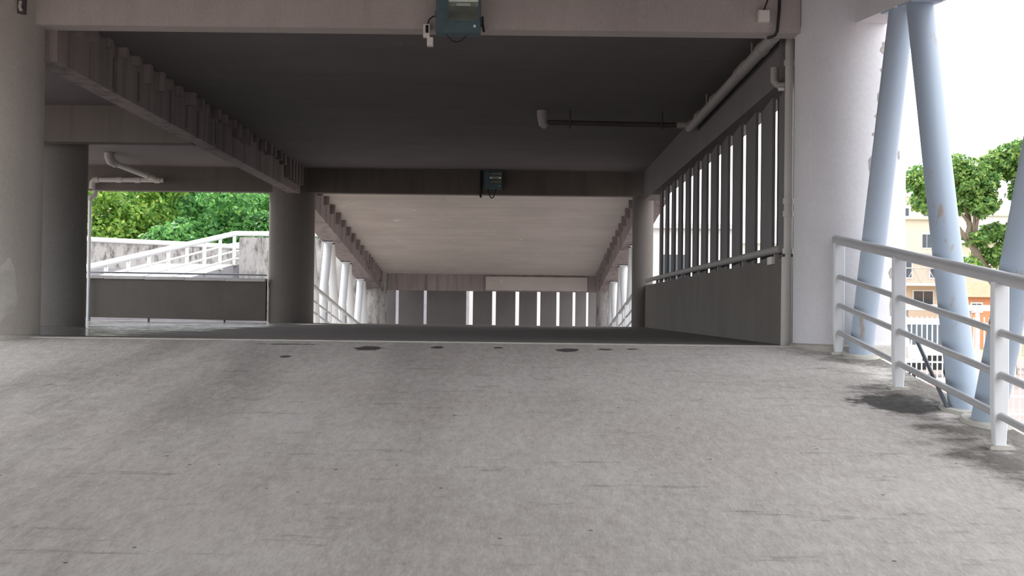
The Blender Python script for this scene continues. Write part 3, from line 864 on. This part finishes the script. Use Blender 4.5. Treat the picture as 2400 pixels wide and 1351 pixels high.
# ================================================================ OUTSIDE, RIGHT
# large street tree
def PXW(px, py, Y):
    """point seen at a pixel of the photograph at distance Y along the ramp axis (used for measuring the far background)"""
    xr = px + 0.0122 * (py - 675.5); yr = py - 0.0122 * (px - 1200)
    return Vector(((xr - 1212) * Y / F_PX, Y, EYE + (729 - yr) * Y / F_PX))
TY = 46.0
tb = PXW(2325, 660, TY)
base = Vector((tb.x + 0.7, TY, GROUND))
def rel(px, py, dy=0.0): return tuple(PXW(px, py, TY + dy) - base)
lob = []
for (px, py, rx, rz, dy) in ((2150, 420, .55, .55, 0), (2165, 470, .55, .5, .3), (2240, 395, .8, .6, .2), (2290, 430, .9, .7, -.3), (2265, 465, .8, .6, .4), (2300, 480, .7, .5, -.4),
                             (2345, 385, .9, .6, .3), (2380, 360, .9, .5, 0), (2420, 400, 1.0, .8, .2), (2400, 450, .6, .6, -.5), (2235, 480, .6, .45, 0.8), (2460, 450, 1.1, .9, 0),
                             (2290, 560, .55, .35, 0), (2330, 545, .6, .4, .3), (2345, 600, .6, .5, -.2), (2300, 600, .4, .35, .5), (2390, 570, .7, .7, .4), (2275, 620, .35, .25, 0)):
    p = rel(px, py, dy); lob.append((p[0], p[1], p[2], rx, 0.9, rz))
tk = [((0, 0, 0), 0.24), (tuple(Vector(rel(2335, 670))), 0.2), (rel(2305, 625), 0.17), (rel(2280, 580), 0.13), (rel(2268, 550), 0.11), (rel(2273, 525), 0.09), (rel(2258, 505), 0.06)]
tree('big broad-leaved street tree behind the right-hand struts', base.x, base.y, GROUND, 8, 3, 'leaf_mid', n=22000, lobes=lob, trunk=tk, size=0.10, group='street trees')

def house(label, x, y, z, w, d, h, mat, wins, roof='flat', roof_mat='roof_grey', rz=0.0, extra=None):
    t = thing('house', label, 'house', 'houses on the hillside', loc=(x, y, z), rz=rz)
    bm = new_bm(); add_box(bm, -w / 2, w / 2, 0, d, -2.5, h); obj('wall', bm, mat, t)
    if roof == 'flat':
        bm = new_bm(); add_box(bm, -w / 2 - .2, w / 2 + .2, -0.3, d + .2, h, h + .22); obj('roof', bm, roof_mat, t)
    elif roof == 'gable':
        bm = new_bm()
        a = [(-w / 2 - .3, -.35, h), (w / 2 + .3, -.35, h), (w / 2 + .3, d + .3, h), (-w / 2 - .3, d + .3, h)]
        r = [(-w / 2 - .3, d / 2, h + d * .28), (w / 2 + .3, d / 2, h + d * .28)]
        v = [bm.verts.new(p) for p in a + r]
        for f in ((0, 1, 5, 4), (2, 3, 4, 5), (1, 2, 5), (3, 0, 4), (3, 2, 1, 0)): bm.faces.new([v[i] for i in f])
        obj('roof', bm, roof_mat, t)
    for (wx, wz, ww, wh) in wins:
        f = box_obj('window', 'house_white', wx - ww / 2 - .08, wx + ww / 2 + .08, -.06, 0.02, wz - .08, wz + wh + .08, t)
        box_obj('pane', 'glass_dark', wx - ww / 2, wx - .02, -.075, -.06, wz, wz + wh, f)
        box_obj('pane', 'glass_dark', wx + .02, wx + ww / 2, -.075, -.06, wz, wz + wh, f)
    if extra == 'balcony':
        bal = box_obj('balcony', 'house_white', -w / 2, w / 2, -1.1, 0, h * .45, h * .45 + .15, t)
        n = int(w / 0.8)
        for k in range(n):
            x0 = -w / 2 + k * w / n; x1 = x0 + w / n
            bm = new_bm(); add_tube(bm, [(x0, -1.05, h * .45 + 1.0), ((x0 + x1) / 2, -1.05, h * .45 + .15), (x1, -1.05, h * .45 + 1.0)], .03, 6)
            obj('balustrade', bm, 'roof_grey', bal)
        bm = new_bm(); add_tube(bm, [(-w / 2, -1.05, h * .45 + 1.0), (w / 2, -1.05, h * .45 + 1.0)], .04, 6); obj('handrail', bm, 'roof_grey', bal)
    return t
P = PXW(2150, 690, 72)
house('peach house with a zigzag balcony rail behind the fence', P.x - 0.6, 72, 0.6, 5.2, 5, 3.1, 'house_pink', [(-1.9, 2.0, .7, .8), (-0.3, 1.9, 1.0, .9), (1.7, 1.9, .8, .8), (0.9, .2, 1.1, .9)], extra='balcony')
P = PXW(2150, 600, 84)
house('cream house above the zigzag balcony', P.x - 0.5, 84, 3.9, 6.0, 6, 2.9, 'house_cream', [(-1.5, .9, .9, .9), (1.1, 1.0, .6, .9)], roof_mat='house_cream')
P = PXW(2150, 540, 96)
house('pale cream house third up the slope with a white terrace', P.x, 96, 7.0, 6.6, 6, 2.5, 'house_cream', [(-1.2, .7, 1.0, .9), (0.9, .7, .9, .6)], roof_mat='house_white')
P = PXW(2150, 490, 112)
house('white-grey house with dark windows highest up the slope', P.x, 112, 10.4, 6.5, 6, 1.9, 'house_grey', [(-1.9, .5, .8, .8), (0.4, .4, 1.2, .9)], roof_mat='house_white')
P = PXW(2300, 705, 66)
house('small orange brick house low behind the street tree', P.x, 66, 0.05, 1.7, 3, 1.25, 'house_orange', [(-.3, .5, .5, .4)], 'gable', 'roof_tile')
P = PXW(2295, 640, 90)
house('long cream house behind the street tree', P.x + 2, 90, 2.6, 10, 5, 3.0, 'house_cream', [(-3, 1, 1, 1), (0, 1, 1, 1), (3, 1, 1, 1)], roof_mat='house_white')
P = PXW(2300, 555, 100)
house('pale house showing between the crowns of the street tree', P.x + 3.6, 100, 6.0, 11, 6, 2.4, 'house_white', [(-3, .9, 1, .8), (1, .9, 1, .8)], roof_mat='house_cream')
house('white house seen in slivers through the wall slots', 12.0, 78, -0.5, 13, 6, 5.2, 'house_white', [(-4, 2.8, 1.1, 1), (-1, 2.8, 1.1, 1), (2, 2.8, 1.1, 1), (4.8, 2.8, 1.1, 1)], 'gable', 'house_grey')

house('long white building seen in slivers through the end wall slots', 3.2, 57, GROUND, 13.5, 4.4, 6.0, 'house_white', [(-5, 3.6, 1.2, 1.2), (-2, 3.6, 1.2, 1.2), (1, 3.6, 1.2, 1.2), (4, 3.6, 1.2, 1.2)], roof_mat='house_grey')
# shelter roof behind the fence
sh = thing('bus_shelter', 'white flat-roofed street shelter behind the white fence', 'shelter', loc=(16.4, 52, GROUND))
box_obj('roof', 'house_white', -2.6, 3.4, -0.8, 1.6, 2.35, 2.6, sh, 0.03)
for xx in (-2.3, 0.4, 3.1):
    tube_obj('post', 'white_paint', [(xx, 1.3, 0), (xx, 1.3, 2.36)], 0.05, sh, 10)
box_obj('bench', 'house_grey', -1.8, 2.4, 0.9, 1.25, 0.42, 0.5, sh)
box_obj('back_panel', 'glass_dark', -2.2, 3.0, 1.36, 1.4, 0.6, 2.0, sh)

# white van
vn = thing('parked_van', 'white van parked behind the white fence', 'van', loc=(14.05, 41.5, GROUND), rz=math.radians(6))
bm = new_bm()
prof = [(-0.0, 0.35), (0.0, 0.95), (0.18, 1.08), (0.75, 1.9), (0.95, 2.02), (4.6, 2.05), (4.75, 1.9), (4.8, 0.35)]
A_ = [bm.verts.new((-0.88 if z > 1.2 else -0.95, y, z)) for y, z in prof]
B_ = [bm.verts.new((0.88 if z > 1.2 else 0.95, y, z)) for y, z in prof]
for k in range(len(prof)):
    j = (k + 1) % len(prof)
    bm.faces.new((A_[k], A_[j], B_[j], B_[k]))
bm.faces.new(list(reversed(A_))); bm.faces.new(B_)
bevel(bm, 0.05, 2, 0.35)
obj('body', bm, 'van_white', vn, smooth=True)
bm = new_bm()
add_hexa(bm, [(-0.8, 0.20, 1.16), (0.8, 0.20, 1.16), (0.8, 0.25, 1.16), (-0.8, 0.25, 1.16), (-0.72, 0.655, 1.83), (0.72, 0.655, 1.83), (0.72, 0.72, 1.83), (-0.72, 0.72, 1.83)])
obj('windscreen', bm, 'glass_dark', vn)
box_obj('bumper', 'rubber', -0.97, 0.97, -0.08, 0.12, 0.32, 0.55, vn, 0.03)
box_obj('grille', 'rubber', -0.5, 0.5, -0.03, 0.03, 0.62, 0.8, vn, 0.01)
for sx in (-1, 1):
    box_obj('headlight', 'plastic_white', sx * 0.75 - .14, sx * 0.75 + .14, -0.035, 0.05, 0.66, 0.86, vn, 0.02)
    box_obj('mirror', 'rubber', sx * 1.02 - .07, sx * 1.02 + .07, 0.55, 0.65, 1.15, 1.4, vn, 0.02)
    for yy in (0.85, 3.8):
        bm = new_bm(); add_tube(bm, [(sx * 0.78, yy, 0.33), (sx * 0.97, yy, 0.33)], 0.33, 20); obj('wheel', bm, 'rubber', vn, smooth=True)
    box_obj('side_window', 'glass_dark', sx * 0.905 - .02, sx * 0.905 + .02, 1.1, 1.9, 1.2, 1.75, vn, 0.005)

# street fence
def fence(label, x0, x1, y, z, h, pitch, bar=0.022, posts=2.4):
    t = thing('bar_fence', label, 'fence', loc=(x0, y, z))
    Ln = x1 - x0
    for zz in (0.18, h - 0.22):
        box_obj('rail', 'white_paint', 0, Ln, -0.02, 0.02, zz, zz + 0.045, t)
    bm = new_bm(); add_tube(bm, [(0, 0, 0.04), (0, 0, h)], bar, 8)
    bmesh.ops.recalc_face_normals(bm, faces=bm.faces)
    me = bpy.data.meshes.new('bar'); bm.to_mesh(me); bm.free()
    n = int(Ln / pitch)
    for k in range(n): obj_me('bar', me, 'white_paint', t, loc=(k * pitch + 0.05, 0, 0))
    n = int(Ln / posts) + 1
    for k in range(n):
        p = box_obj('post', 'white_paint', k * posts - .05, k * posts + .05, -.05, .05, -0.02, h + .15, t, 0.008)
        box_obj('cap', 'white_paint', k * posts - .08, k * posts + .08, -.08, .08, h + .15, h + .19, p)
    return t
fence('tall white bar fence along the street beyond the ramp', 9.4, 19.4, 38.2, GROUND, 2.1, 0.16)
fence('low white bar fence on the pavement below the railing', 8.6, 12.4, 24.5, GROUND, 0.75, 0.13, 0.014, 1.9)
# street kerb band
struct(box_obj('kerb', 'sill_cement', -40, 60, 39.4, 39.65, GROUND, GROUND + 0.14), 'pale kerb along the street')
